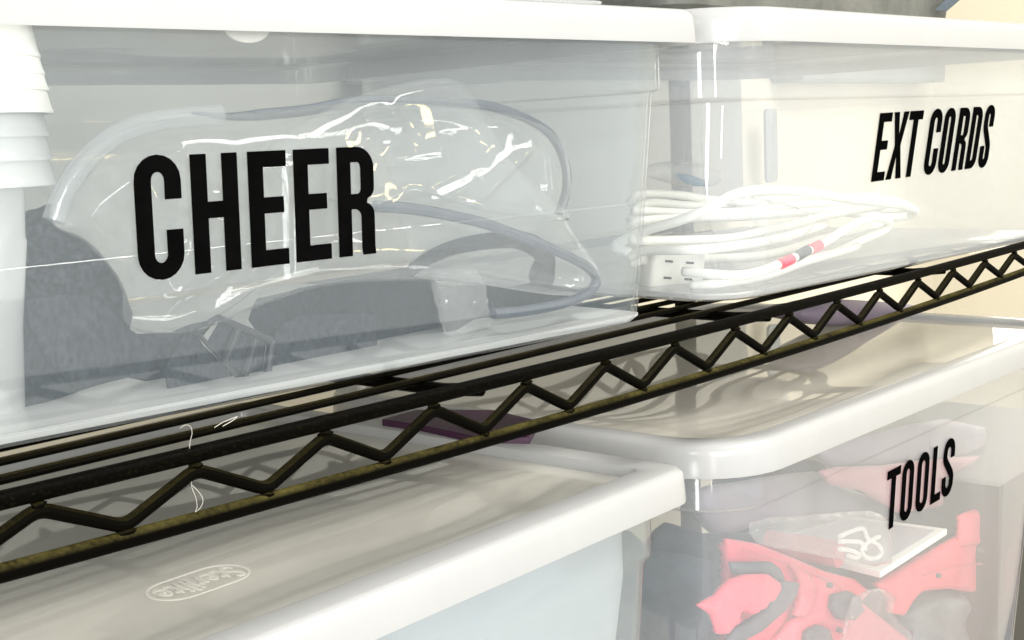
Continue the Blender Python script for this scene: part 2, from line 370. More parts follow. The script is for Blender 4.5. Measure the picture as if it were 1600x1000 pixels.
# ------------------------------------------------------------------ the bins
def make_bin(label, corner, yaw, zlid, model, right=False, group="translucent storage bins with lids", ledge=None, name="storage_bin", height=.3700 * S, length=1.28):
    L, W = length * S, .90 * S
    if model == "A":
        h = .0205; rl, rb = .016, .024
        ex = [.0195, .0262, .0385]; ey = [.0085, .0088, .0155]; zl = -.0285
        rim = .023; rec = .0055; bm_mat = M["bin_a"]; rp = .008
    else:
        h = .0222; rl, rb = .060, .046
        ex = [.0135, .0235, .0400]; ey = [.0140, .0150, .0345]; zl = -.0365
        rim = .019; rec = .0035; bm_mat = M["bin_b"]; rp = .045
    if ledge: zl = ledge
    ax = Vector((math.cos(yaw), math.sin(yaw), 0))
    loc = Vector((corner[0] * S, corner[1] * S, zlid))
    if right: loc = loc - ax * L
    base = thing(name, label, "storage bin", loc - Vector((0, 0, height)), yaw, group)
    H = height
    def lp(i_x, i_y, r, sg=8): return rrect(i_x, L - i_x, i_y, W - i_y, r, sg, 10)
    # body: outer skin down, floor, inner skin up
    th = .0016; rbot = .011
    outer = [(lp(ex[0], ey[0], rb), .010), (lp(ex[0], ey[0], rb), zl + .003)]
    for a in (30, 60, 90):
        s_ = math.sin(math.radians(a)); c_ = 1 - math.cos(math.radians(a))
        outer.append((lp(ex[0] + (ex[1] - ex[0]) * c_, ey[0] + (ey[1] - ey[0]) * c_, rb), zl + .003 - .003 * s_))
    outer.append((lp(ex[1] + .0004, ey[1] + .0004, rb), zl - .0022))
    for t in (.25, .5, .75):
        zz = zl + (-H + rbot - zl) * t
        outer.append((lp(ex[1] + (ex[2] - ex[1]) * t, ey[1] + (ey[2] - ey[1]) * t, rb), zz))
    for a in (0, 25, 50, 75, 90):
        c_ = 1 - math.cos(math.radians(a)); s_ = math.sin(math.radians(a))
        outer.append((lp(ex[2] + rbot * c_, ey[2] + rbot * c_, rb - rbot * c_ * .7), -H + rbot - rbot * s_))
    inner = [(rrect_in, z + (th if i == 0 and False else 0)) for i, (rrect_in, z) in enumerate([])]
    loops = list(outer)
    for (pts, z) in outer[::-1]:
        cx, cy_ = L / 2, W / 2
        q = [(cx + (p[0] - cx) * (1 - th / (L / 2)), cy_ + (p[1] - cy_) * (1 - th / (W / 2))) for p in pts]
        loops.append((q, max(z, -H + th) if z < -H + rbot else z))
    bm = bmesh.new()
    no = len(outer)
    R1 = loft(bm, outer, capend=True)
    R2 = loft(bm, loops[no:], capstart=True)
    n = len(R1[0])
    for k in range(n): bm.faces.new((R1[0][k], R1[0][(k + 1) % n], R2[-1][(k + 1) % n], R2[-1][k]))
    bmesh.ops.translate(bm, verts=bm.verts, vec=(0, 0, H))
    body = obj("body", mesh(bm), bm_mat, base)
    bm = bmesh.new(); q = lambda i, r: rrect(ex[2] + i, L - ex[2] - i, ey[2] + i, W - ey[2] - i, r, 8, 10)
    loft(bm, [(q(.006, rb * .6), th + .0008), (q(.003, rb * .6), th + .004), (q(.0028, rb * .6), th + .0052)], True, True)
    obj("floor_plate", mesh(bm), M["bin_floor"], base)
    # lid: skirt, rounded shoulder, flat rim, step down to the panel
    bm = bmesh.new(); t2 = .0018
    def wv(x, y): return .0006 * noise.noise(Vector((x * 9, y * 9, 3.1 + corner[0])))
    lo = [(lp(t2, t2, max(rl - t2, .004)), .0004), (lp(.0002, .0002, rl), 0), (lp(0, 0, rl), .0012), (lp(.0006, .0006, rl), h * .62)]
    rr = .0055 if model == "A" else .0065
    for a in (0, 22, 45, 68, 90):
        c_ = 1 - math.cos(math.radians(a)); s_ = math.sin(math.radians(a))
        lo.append((lp(.0008 + rr * c_, .0008 + rr * c_, max(rl - rr * c_ * .6, .004)), h - rr + rr * s_))
    lo += [(lp(rim - .002, rim - .002, rp + .002), h + .0002), (lp(rim, rim, rp), h - .0004), (lp(rim + .0012, rim + .0012, rp), h - rec)]
    lo += [(lp(rim + .0012, rim + .0012, rp), h - rec - t2), (lp(rim - .003, rim - .003, rp), h - rec - t2), (lp(rim - .003, rim - .003, rp), h - t2 - .001), (lp(rr + t2, rr + t2, max(rl - rr, .004)), h - t2 - .001), (lp(t2 + .0006, t2 + .0006, max(rl - t2, .004)), h * .6)]
    Rg = loft(bm, lo); n = len(Rg[0])
    for k in range(n): bm.faces.new((Rg[-1][k], Rg[-1][(k + 1) % n], Rg[0][(k + 1) % n], Rg[0][k]))
    bmesh.ops.translate(bm, verts=bm.verts, vec=(0, 0, H))
    lid = obj("lid", mesh(bm), M["lid_rim"], base)
    # clear lid panel, gently warped
    x0, x1, y0, y1 = rim + .001, L - rim - .001, rim + .001, W - rim - .001
    bm = bmesh.new(); NX, NY = 48, 34
    def pz(x, y):
        f = min((x - x0), (x1 - x), (y - y0), (y1 - y)) / .06; f = max(0, min(1, f))
        return H + h - rec - .0012 + f * (.0030 * noise.noise(Vector((x * 3.2, y * 5, corner[1] * 9))) + .0005 * noise.noise(Vector((x * 8, y * 10, 4))))
    out2 = rrect(x0, x1, y0, y1, rp, 8, 10)
    def clampr(x, y):
        return x, y
    vs = {}
    for i in range(NX + 1):
        for j in range(NY + 1):
            x = x0 + (x1 - x0) * i / NX; y = y0 + (y1 - y0) * j / NY
            # pull grid corners on to the rounded outline
            cx = min(max(x, x0 + rp), x1 - rp); cy_ = min(max(y, y0 + rp), y1 - rp)
            dx, dy = x - cx, y - cy_
            if dx and dy:
                d = math.hypot(dx, dy); mxd = max(abs(dx), abs(dy)); x, y = cx + dx * mxd / d, cy_ + dy * mxd / d
            vs[i, j] = (bm.verts.new((x, y, pz(x, y))), bm.verts.new((x, y, pz(x, y) - .0012)))
    for i in range(NX):
        for j in range(NY):
            for q in (0, 1):
                f = (vs[i, j][q], vs[i + 1, j][q], vs[i + 1, j + 1][q], vs[i, j + 1][q])
                bm.faces.new(f if q == 0 else f[::-1])
    obj("panel", mesh(bm), M["lid_panel_up"] if zlid > 0 else M["lid_panel"], lid)
    # front face below the ledge, as a plane in the world
    ny = (ey[2] - ey[1]) / (H - rbot + zl)
    Wm = WORLD[base]
    P = Wm @ Vector((L / 2, ey[1], H + zl)); up = (Wm.to_3x3() @ Vector((0, -ny, 1))).normalized(); u = ax; nrm = u.cross(up) * 1.0
    if nrm.y < 0: nrm = -nrm                                   # points into the bin
    return dict(base=base, lid=lid, plane=(P, u, up, nrm), L=L, W=W, H=H, h=h, rec=rec, rim=rim, zl=zl, ex=ex, ey=ey, pz=pz)

cheer = make_bin("frosted bin lettered CHEER holding a clear bag with black straps", (1.516, .9655), -.0904, .1123 * S, "A", right=True, height=.3679 * S)
ext = make_bin("clear bin lettered EXT CORDS holding white cords", (1.52, .932), -.0636, .1150 * S, "B", height=.3706 * S, length=1.335)
tools = make_bin("clear bin lettered TOOLS holding red and grey tools", (1.465, .908), -.0159, -.4781 * S, "B", ledge=-.0275, height=.68 * S, length=1.335)
plain = make_bin("frosted bin without lettering, below CHEER, with an oval logo in its lid", (1.3747, .9065), .013, -.469 * S, "A", right=True, height=.40 * S)

lettering(cheer["base"], cheer["plane"], [("C", -.3762, -.3541), ("H", -.3492, -.3256), ("E", -.3201, -.2997), ("E", -.2955, -.2754), ("R", -.2708, -.2490)],
          (530, 402), (-.2708, -.0311), .477, -.0312, .0213, .0, .0079)
lettering(ext["base"], ext["plane"], [("E", -.1100, -.0918), ("X", -.0893, -.0669), ("T", -.0655, -.0450), ("C", -.0325, -.0134), ("O", -.0096, .0083), ("R", .0144, .0330), ("D", .0372, .0552), ("S", .0597, .0770)],
          (1360.2, 284.2), (-.1100, -.0305), .432, -.0305, .0192, .014, .0071)
lettering(tools["base"], tools["plane"], [("T", -.1047, -.0825), ("O", -.0790, -.0586), ("O", -.0519, -.0310), ("L", -.0243, -.0062), ("S", -.0042, .0175)],
          (1452.5, 787), (-.0243, -.0088), .428, -.0098, .0378, .022, .0072)

# ------------------------------------------------------------------ soft and flat shapes seen through the bins
def pillow(outline, y, thick=.003, step=14, bulge=.002, amp=.0006, freq=60, back=0.0, smooth_n=4, edge=None, seed=0.0, ridge=False, folds=()):
    """outline: picture points of a silhouette; the shape stands y metres into the shelf, has its own thickness and a rounded, uneven front"""
    yf = y if callable(y) else (lambda a, b: y)
    if smooth_n:
        ol = [(p.x, p.y) for p in catmull([(a, b, 0) for a, b in outline], smooth_n, True)]
    else:
        ol = []
        for i, a in enumerate(outline):
            b = outline[(i + 1) % len(outline)]; m = max(1, int(math.hypot(b[0] - a[0], b[1] - a[1]) / step))
            for k in range(m): ol.append((a[0] + (b[0] - a[0]) * k / m, a[1] + (b[1] - a[1]) * k / m))
    n = len(ol); arr = np.array(ol)
    nxt = np.roll(arr, -1, 0)
    def dist(p):
        d = nxt - arr; t = np.clip(((p - arr) * d).sum(1) / np.maximum((d * d).sum(1), 1e-9), 0, 1)
        return float(np.sqrt((((arr + d * t[:, None]) - p) ** 2).sum(1)).min())
    def inside(p):
        x, y_ = p; c = False
        for (x1, y1), (x2, y2) in zip(ol, nxt):
            if (y1 > y_) != (y2 > y_) and x < (x2 - x1) * (y_ - y1) / (y2 - y1) + x1: c = not c
        return c
    pts = list(ol)
    x0, y0 = arr.min(0); x1, y1 = arr.max(0)
    gy = y0 + step * .5; row = 0
    while gy < y1:
        gx = x0 + step * (.5 if row % 2 else 0)
        while gx < x1:
            if inside((gx, gy)) and dist(np.array([gx, gy])) > step * .45: pts.append((gx, gy))
            gx += step
        gy += step * .87; row += 1
    vs, es, fs, *_ = geometry.delaunay_2d_cdt([Vector(p) for p in pts], [(i, (i + 1) % n) for i in range(n)], [], 1, 1e-4)
    D = [dist(np.array(v)) for v in vs]; mx = max(D) or 1
    E_ = edge or min(mx, 16.0)
    FL = [(np.array([(p.x, p.y) for p in catmull([(a, b, 0) for a, b in pl], 5)]), wd * 1.4, am * .85) for pl, wd, am in folds]
    bm = bmesh.new(); F, B = [], []
    for v, d in zip(vs, D):
        q = min(1, d / E_); dome = math.sqrt(max(0, 1 - (1 - q) ** 2))
        b = at(v.x, v.y, yf(v.x, v.y))
        nz = noise.noise(Vector((b.x * freq, b.z * freq, seed)))
        if ridge: nz = (1 - 2 * abs(nz)) + .5 * (1 - 2 * abs(noise.noise(Vector((b.x * freq * 2.3 + b.z * freq, b.z * freq * 1.4, seed + 5)))))
        fo = 0.0
        for seg, wd, am in FL:
            dd = seg[1:] - seg[:-1]; pp = np.array([v.x, v.y]); tt = np.clip(((pp - seg[:-1]) * dd).sum(1) / (dd * dd).sum(1), 0, 1)
            dm = float(np.sqrt((((seg[:-1] + dd * tt[:, None]) - pp) ** 2).sum(1)).min())
            if dm < wd * 3: fo += am * math.exp(-(dm / wd) ** 2)
        f = b + Vector((0, -(bulge * dome + amp * nz * q + fo * q), 0))
        F.append(bm.verts.new(f)); B.append(bm.verts.new(b + Vector((0, thick * (.35 + .65 * dome) + back * dome, 0))))
    for f in fs:
        if len(f) < 3: continue
        try:
            bm.faces.new([F[i] for i in f]); bm.faces.new([B[i] for i in reversed(f)])
        except ValueError: pass
    bm.edges.ensure_lookup_table()
    # side wall along the outline
    for e in list(bm.edges):
        if len(e.link_faces) == 1:
            a, c = e.verts
            if a in Fset(F) and c in Fset(F):
                ia, ic = F.index(a), F.index(c)
                try: bm.faces.new((F[ia], F[ic], B[ic], B[ia]))
                except ValueError: pass
    return mesh(bm)
_fs = {}
def Fset(F):
    k = id(F)
    if k not in _fs: _fs.clear(); _fs[k] = set(F)
    return _fs[k]
def pxtube(pts, y, r, seg=8, n=6, flat=1.0, closed=False, rfun=None, minx=None):
    yf = y if callable(y) else (lambda a, b: y)
    P = [at(p[0], p[1], p[2] if len(p) > 2 else yf(p[0], p[1])) for p in pts]
    if minx: P = [p * (minx / p.x) if p.x < minx else p for p in P]      # stay inside the side wall
    bm = bmesh.new(); tube(bm, catmull(P, n, closed), r, seg, closed, True, flat, rfun); return mesh(bm)
def solo(name, me, mat, label, cat, group=None, smooth=35):
    return tag(obj(name, me, mat, None, True, smooth), label, cat, group)
def lathe(bm, prof, c, seg=32):
    rings = [[bm.verts.new((c[0] + r * math.cos(2 * math.pi * k / seg), c[1] + r * math.sin(2 * math.pi * k / seg), z)) for k in range(seg)] for r, z in prof]
    for A, B in zip(rings, rings[1:]):
        for k in range(seg): bm.faces.new((A[k], A[(k + 1) % seg], B[(k + 1) % seg], B[k]))
    bm.faces.new(rings[0][::-1]); bm.faces.new(rings[-1])

# ------------------------------------------------------------------ CHEER bin: clear bag with black straps
def ybag(a, b): return .545 - .00006 * a
bag = thing("clear_bag", "clear vinyl bag with grey piping and black straps lying inside the CHEER bin", "bag", at(420, 560, .56))
obj("film", pillow([(85, 345), (120, 255), (200, 200), (300, 182), (420, 176), (560, 160), (700, 165), (800, 180), (862, 215), (880, 290), (872, 340), (925, 425), (890, 462), (700, 440), (520, 445), (400, 478), (330, 508), (270, 522), (207, 510), (195, 445), (140, 380)],
    lambda a, b: ybag(a, b) - .004, .004, 6, .020, .0020, 20, .012, 5, 60, 1.7, True,
    [([(190, 420), (150, 385), (110, 350), (95, 342)], 7, .004), ([(100, 330), (150, 290), (190, 262), (235, 240)], 6, .004), ([(208, 512), (240, 470), (300, 425), (330, 405)], 5, .005), ([(225, 515), (290, 490), (350, 440), (400, 405)], 7, .006),
     ([(185, 305), (195, 340), (215, 375), (230, 400)], 4, .004), ([(570, 225), (588, 190), (600, 165)], 14, .006), ([(640, 190), (690, 196), (730, 180), (760, 185), (735, 200)], 5, .005), ([(650, 215), (670, 210), (700, 206)], 5, .004),
     ([(800, 195), (770, 240), (720, 290), (690, 315)], 6, .006), ([(790, 200), (740, 250), (700, 280), (640, 310)], 8, .005), ([(520, 240), (560, 260), (640, 250)], 5, .004), ([(430, 440), (440, 400), (480, 380), (520, 385)], 7, .004), ([(300, 300), (360, 270), (440, 262)], 6, .003), ([(250, 400), (262, 370), (300, 350)], 5, .004)]), M["film"], bag, True, 180)
obj("film", pillow([(560, 150), (700, 122), (745, 160), (790, 240), (850, 300), (890, 345), (760, 330), (650, 300), (590, 322), (470, 300), (420, 230)], lambda a, b: ybag(a, b) - .018, .002, 8, .006, .003, 20, 0, 3, 30, 4.4, True), M["film"], bag, True, 180)
obj("piping", pxtube([(300, 176), (360, 182), (420, 178), (480, 172), (560, 158), (640, 158), (700, 160), (760, 165), (815, 182), (858, 208), (880, 245), (886, 290), (874, 335)], lambda a, b: ybag(a, b) + .012, .0029, rfun=lambda t: min(1, .25 + t * 5)), M["piping"], bag, True)
obj("rolled_edge", pxtube([(84, 345), (100, 300), (130, 255), (165, 222), (205, 200), (250, 188), (300, 182), (345, 180)], lambda a, b: ybag(a, b) - .006, .0050, 12), M["rolled"], bag, True)
obj("piping", pxtube([(585, 322), (640, 326), (700, 336), (760, 350), (820, 372), (870, 392), (915, 415), (932, 436), (918, 458), (880, 474), (820, 486), (770, 490)], lambda a, b: ybag(a, b) - .012, .0031), M["piping"], bag, True)
obj("mesh_pocket", pillow([(36, 338), (60, 326), (82, 320), (86, 352), (132, 373), (170, 412), (198, 462), (203, 514), (160, 560), (60, 640), (22, 640), (2, 600), (-12, 480), (-10, 420)], lambda a, b: .585 - .0001 * a, .004, 10, .006, .0012, 90, 0, 4), M["meshfab"], bag, True, 180)
ST = [("webbing2", [(40, 468), (90, 460), (152, 460), (200, 512), (214, 522), (268, 520), (300, 506), (338, 500), (300, 545), (262, 600), (250, 602), (225, 595), (200, 590), (160, 600), (120, 612), (70, 560), (45, 510)], .556),
      ("webbing", [(-10, 470), (40, 467), (45, 510), (70, 560), (121, 613), (60, 632), (36, 645), (22, 641), (14, 612), (-10, 600)], .552),
      ("webbing2", [(299, 508), (318, 540), (345, 565), (372, 590), (388, 600), (393, 611), (340, 622), (282, 635), (262, 606), (258, 575), (275, 545)], .528),
      ("webbing", [(390, 500), (396, 480), (404, 466), (430, 461), (480, 448), (560, 434), (640, 430), (682, 440), (692, 470), (694, 542), (640, 556), (592, 567), (520, 574), (420, 578), (418, 540)], .546),
      ("webbing2", [(426, 532), (440, 508), (465, 494), (510, 491), (588, 489), (590, 575), (548, 583), (508, 584), (480, 578), (420, 581)], .532)]
for mt, ol, y in ST:
    obj("strap", pillow(ol, y, .003, 8, .0010, .0007, 70, 0, 0, 3), M[mt], bag, True, 180)
# loop of webbing at the right end
loop = [(632, 440, .524), (640, 425, .52), (672, 402, .515), (715, 385, .51), (770, 376, .507), (815, 376, .507), (845, 392, .51), (855, 420, .515), (838, 450, .52), (800, 462, .525), (740, 470, .53), (690, 480, .53)]
obj("strap", pxtube(loop, .52, .0062, 10, 6, .2), M["webbing"], bag, True, 60)
obj("strap", pillow([(690, 455), (740, 446), (800, 448), (850, 444), (905, 452), (925, 446), (905, 466), (870, 478), (835, 488), (790, 494), (740, 500), (700, 520)], .528, .003, 9, .0015, .0006, 70, 0, 3, 8), M["webbing"], bag, True, 180)
obj("strap", pillow([(845, 385), (862, 400), (868, 425), (862, 446), (838, 452), (828, 430), (838, 405)], .52, .003, 8, .0012, .0004, 70, 0, 3, 8), M["webbing"], bag, True, 180)
def frame_px(outer, hole_list, y, th, mat, name):
    pass
# ladder buckle: four bars round two slots
bar = [((340, 496), (424, 532), 6), ((424, 532), (414, 609), 7), ((414, 609), (388, 606), 6), ((388, 606), (306, 518), 4), ((306, 518), (340, 496), 5), ((372, 512), (350, 566), 7), ((400, 524), (380, 594), 6)]
bm = bmesh.new()
for a, b, wd in bar:
    P = [at(a[0], a[1], .523), at(b[0], b[1], .521)]
    tube(bm, [P[0].lerp(P[1], t) for t in (0, .25, .5, .75, 1)], wd * .00031, 8)
obj("buckle", mesh(bm), M["buckle"], bag, True)
obj("strap", pillow([(344, 503), (366, 512), (344, 562), (322, 540)], .526, .003, 8, .001, .0003, 90, 0, 0, 8), M["webbing2"], bag, True, 180)
obj("strap", pillow([(376, 516), (416, 532), (408, 604), (386, 600), (356, 572)], .526, .003, 8, .001, .0003, 90, 0, 0, 8), M["webbing2"], bag, True, 180)
# clear side-release clip on the right strap
obj("clip", pillow([(680, 428), (700, 422), (735, 418), (752, 430), (760, 470), (772, 505), (760, 512), (710, 526), (700, 520), (690, 480)], .512, .008, 8, .004, .0014, 120, 0, 2, 8, 3.3), M["crinkle"], bag, True, 180)

# ------------------------------------------------------------------ CHEER bin: the stack of cups at the left
CX = at(-62, 300, .56); S_CUP = "stacked cups in the bin"
def cup(z, r, h, mat, label):
    bm = bmesh.new()
    lathe(bm, [(r * .80, z + h), (r * .86, z + h - .0025), (r * .90, z + h * .7), (r * .965, z + .006), (r * .985, z + .0022), (r, z + .0012), (r * .995, z), (r * .95, z), (r * .90, z + .004), (r * .78, z + h * .6), (r * .72, z + h - .004), (r * .60, z + h - .0045)], (CX.x, CX.y), 40)
    o = obj("cup", mesh(bm), mat, None, True, 60); tag(o, label, "cup", S_CUP)
names = ["topmost white cup of the stack at the left of the CHEER bin", "second white cup down the stack left of the clear bag", "third white cup down the stack left of the clear bag", "fourth and lowest opaque white cup of the stack left of the clear bag"]
tops = [96, 122, 146, 180]
for i, (py, lb) in enumerate(zip(tops, names)):
    cup(at(60, py, .56).z, .0385 + .0011 * i, .030, M["cup"], lb)
names = ["upper translucent cup under the white cups left of the clear bag", "middle translucent cup under the white cups left of the clear bag", "lower translucent cup under the white cups left of the clear bag"]
for i, (py, lb) in enumerate(zip([215, 250, 288], names)):
    cup(at(60, py, .56).z, .0395 + .0006 * i, .028, M["cup_clear"], lb)
zt_ = at(60, 290, .56).z; zf = -.1150
bm = bmesh.new(); lathe(bm, [(.0262, zt_), (.0264, zt_ - .002), (.0250, zt_ - .022), (.0256, zt_ - .0235), (.0205, (zt_ + zf) / 2 - .01), (.0180, zf + .002), (.0170, zf)], (CX.x, CX.y), 36)
solo("tub", mesh(bm), M["cup_clear"], "narrow translucent tub under the stack of cups in the CHEER bin", "tub", None, 60)

# ------------------------------------------------------------------ EXT CORDS bin
def cordt(name, paths, r, label, y):
    t = thing(name, label, "cord", at(1150, 420, y))
    for p in paths: obj("cable", pxtube(p, y, r, 10, 6, minx=.757), M["cord"], t, True, 180)
    return t
c1 = cordt("extension_cord", [
    [(984, 395, .50), (960, 385, .50), (1010, 360, .495), (1060, 345, .49), (1110, 325, .485), (1142, 306, .48), (1185, 297, .475), (1260, 300, .48), (1330, 312, .49), (1400, 320, .50), (1430, 330, .52), (1400, 340, .54), (1300, 330, .56)],
    [(988, 372, .53), (1000, 376, .525), (1090, 375, .515), (1150, 371, .51), (1230, 352, .50), (1300, 335, .51), (1380, 322, .53)],
    [(984, 352, .56), (1005, 345, .55), (1080, 340, .545), (1160, 338, .54), (1250, 332, .54), (1340, 326, .55), (1400, 318, .56)],
    [(988, 330, .58), (1010, 330, .575), (1080, 333, .57), (1150, 331, .56), (1250, 322, .56), (1350, 318, .57)],
    [(984, 402, .50), (1010, 392, .50), (1090, 390, .49), (1150, 384, .49), (1220, 372, .49), (1290, 352, .50)],
], .0036, "thick white extension cord coiled in the EXT CORDS bin", .49)
bm = bmesh.new()
# three-way outlet end with slotted faces
A = at(1046, 420, .545)
R3 = Matrix.Translation(A) @ Matrix.Rotation(math.radians(-28), 4, 'Z') @ Matrix.Rotation(math.radians(8), 4, 'Y')
box(bm, (0, 0, 0), (.044, .030, .034), R3)
bmesh.ops.bevel(bm, geom=bm.edges[:] , offset=.004, segments=3, affect='EDGES', profile=.5)
blk = obj("outlet_block", mesh(bm), M["cord"], c1, True)
for dx, dz in ((-.009, .006), (-.009, -.006), (.008, .006), (.008, -.006)):
    bm = bmesh.new(); box(bm, (dx, -.0152, dz), (.0062, .0008, .0016), R3); obj("slot", mesh(bm), M["slot"], blk, True, 0)
for dy, dz in ((-.006, .006), (-.006, -.006)):
    bm = bmesh.new(); box(bm, (.0221, dy, dz), (.0008, .0062, .0016), R3); obj("slot", mesh(bm), M["slot"], blk, True, 0)
c2 = cordt("extension_cord", [
    [(1068, 424, .475), (1110, 428, .468), (1160, 430, .463), (1205, 418, .46), (1250, 398, .458), (1290, 378, .458), (1330, 352, .46), (1365, 340, .463), (1388, 345, .468), (1384, 358, .474), (1350, 374, .48), (1300, 396, .485), (1240, 412, .49)],
    [(1080, 446, .485), (1130, 442, .478), (1200, 430, .474), (1270, 405, .474), (1340, 385, .478)],
], .0033, "thin white cord with red marked ends looped at the front of the EXT CORDS bin", .46)
for pts, mt, nm in (([(1219, 413), (1228, 409), (1237, 405)], "red", "red_band"), ([(1244, 402), (1252, 397), (1262, 391)], "grip", "grey_band"), ([(1266, 390), (1273, 387), (1281, 383)], "red", "red_band")):
    obj(nm, pxtube(pts, .4575, .0038, 10, 4), M[mt], c2, True)
cordt("extension_cord", [
    [(984, 318, .62), (1000, 303, .61), (1060, 305, .60), (1110, 312, .59), (1180, 318, .58), (1260, 318, .585), (1330, 314, .6), (1390, 312, .62), (1420, 325, .64), (1330, 330, .66), (1200, 325, .67)],
    [(984, 345, .60), (1010, 318, .60), (1100, 322, .59), (1200, 312, .585), (1300, 308, .6), (1370, 306, .62)],
    [(984, 410, .56), (1020, 405, .55), (1110, 404, .54), (1200, 398, .53), (1280, 375, .53), (1350, 356, .54), (1390, 348, .56)],
], .0037, "flat bundle of white cord lying behind the others in the EXT CORDS bin", .60)
solo("plastic_wrap", pillow([(1140, 305), (1200, 312), (1260, 330), (1268, 350), (1250, 375), (1215, 385), (1195, 360), (1165, 330)], .468, .006, 6, .006, .004, 110, 0, 3, 20, 2.2, True), M["crinkle"], "crumpled clear plastic wrap among the white cords", "plastic wrap", None, 180)
pk = thing("packet", "crumpled silvery packet with a blue print at the back of the white cords", "packet", at(1070, 290, .64))
obj("wrapper", pillow([(1016, 272), (1022, 258), (1050, 252), (1090, 255), (1120, 265), (1122, 285), (1105, 292), (1060, 288), (1030, 280)], .64, .012, 6, .008, .003, 80, 0, 2, 14, 1.2, True), M["crinkle"], pk, True, 180)
obj("print", pillow([(1056, 272), (1075, 272), (1098, 280), (1108, 291), (1085, 291), (1068, 284)], .628, .002, 6, .001, .0005, 80, 0, 0, 6), M["blue"], pk, True, 180)

# ------------------------------------------------------------------ TOOLS bin
solo("slate_pouch", pillow([(960, 850), (1020, 862), (1075, 868), (1140, 890), (1150, 960), (1150, 1250), (960, 1250)], lambda a, b: .545 - .0002 * (a - 1000), .02, 14, .008, .002, 40, 0, 2), M["slate"], "dark slate cloth pouch at the left end of the TOOLS bin", "pouch", None, 180)
tb = thing("tool_case", "red tool case with grey rubber grips filling the TOOLS bin", "tool case", at(1250, 1000, .50))
PX = [("shell", "red", .502, [(1138, 842), (1165, 846), (1185, 850), (1235, 870), (1290, 893), (1335, 905), (1360, 925), (1345, 940), (1420, 1000), (1425, 1250), (1130, 1250), (1128, 1010), (1145, 985), (1142, 930)], .012, .004),
      ("shell", "red", .478, [(1091, 946), (1120, 930), (1142, 906), (1165, 898), (1200, 897), (1220, 911), (1218, 926), (1195, 950), (1176, 961), (1160, 956), (1152, 972), (1140, 990), (1123, 991), (1114, 962)], .008, .006),
      ("shell", "red2", .488, [(1232, 878), (1262, 893), (1278, 915), (1273, 950), (1256, 966), (1243, 962), (1252, 935), (1250, 905)], .008, .005),
      ("shell", "red", .490, [(1268, 900), (1300, 907), (1318, 925), (1302, 944), (1308, 962), (1332, 976), (1320, 994), (1300, 985), (1282, 976), (1262, 988), (1245, 1010), (1205, 1010), (1242, 968), (1272, 950)], .008, .005),
      ("grip", "grip", .486, [(1143, 879), (1205, 878), (1220, 889), (1227, 905), (1221, 913), (1200, 897), (1148, 898)], .008, .004),
      ("grip", "grip", .480, [(1226, 907), (1249, 911), (1245, 931), (1226, 956), (1192, 986), (1162, 1002), (1140, 1030), (1108, 1060), (1128, 1012), (1150, 985), (1180, 965), (1206, 940), (1222, 915)], .008, .004),
      ("grip", "grip", .480, [(1306, 930), (1328, 924), (1345, 934), (1350, 955), (1335, 970), (1312, 968), (1301, 950)], .010, .004),
      ("grip", "grip", .480, [(1262, 988), (1280, 977), (1296, 984), (1304, 1005), (1300, 1040), (1262, 1040)], .010, .004),
      ("shell", "red", .496, [(1372, 914), (1440, 872), (1482, 848), (1520, 826), (1562, 808), (1588, 802), (1572, 842), (1546, 872), (1549, 906), (1526, 927), (1482, 920), (1442, 924), (1424, 942), (1412, 962), (1392, 958), (1396, 938)], .012, .005),
      ("handle", "red", .492, [(1502, 806), (1540, 790), (1585, 782), (1594, 806), (1580, 830), (1540, 850), (1500, 856)], .010, .005)]
for nm, mt, y, ol, th, bl in PX:
    obj(nm, pillow(ol, y, th, 7, bl * .7, .0012, 70, 0, 0, 5, y * 50), M[mt], tb, True, 180)
for a, b in ((1300, 915), (1175, 930), (1205, 945), (1470, 900), (1535, 860), (1315, 985)):          # screws in the shell
    c = at(a, b, .474); bm = bmesh.new(); tube(bm, [c, c + Vector((0, .004, 0))], .0022, 12); obj("screw", mesh(bm), M["grip"], tb, True)
for a, b in (((1160, 858), (1300, 908)), ((1150, 1000), (1260, 1015)), ((1440, 900), (1540, 880))):   # moulding seams on the shell
    obj("seam", pxtube([(a[0], a[1]), ((a[0] + b[0]) / 2, (a[1] + b[1]) / 2 - 3), (b[0], b[1])], .486, .0007, 6, 6), M["red2"], tb, True)
solo("clear_sheet", pillow([(1345, 930), (1372, 920), (1402, 932), (1394, 958), (1420, 985), (1428, 1010), (1420, 1250), (1290, 1250), (1322, 970)], .470, .004, 9, .004, .003, 60, 0, 2, 20, 6.1, True), M["crinkle"], "crumpled clear plastic sheet over the red tool case", "plastic sheet", None, 180)
solo("grey_bag", pillow([(1412, 958), (1426, 942), (1446, 926), (1500, 923), (1528, 930), (1556, 905), (1572, 850), (1600, 800), (1606, 880), (1600, 1250), (1415, 1250)], .512, .020, 8, .008, .006, 40, 0, 0, 12, 2.7, True), M["slategrey"], "grey green bag at the right end of the TOOLS bin", "bag", None, 180)
solo("slate_blanket", pillow([(1020, 850), (1100, 835), (1300, 830), (1560, 790), (1640, 780), (1640, 1250), (1000, 1250)], .60, .020, 14, .006, .004, 24, 0, 2, 24, 3.7), M["slate"], "dark slate cloth behind the tools in the TOOLS bin", "cloth", None, 180)
zbk = at(1375, 900, .475).z
bk = thing("booklet", "white booklet lying across the red tool case in the TOOLS bin", "booklet", at(1375, 900, .475))
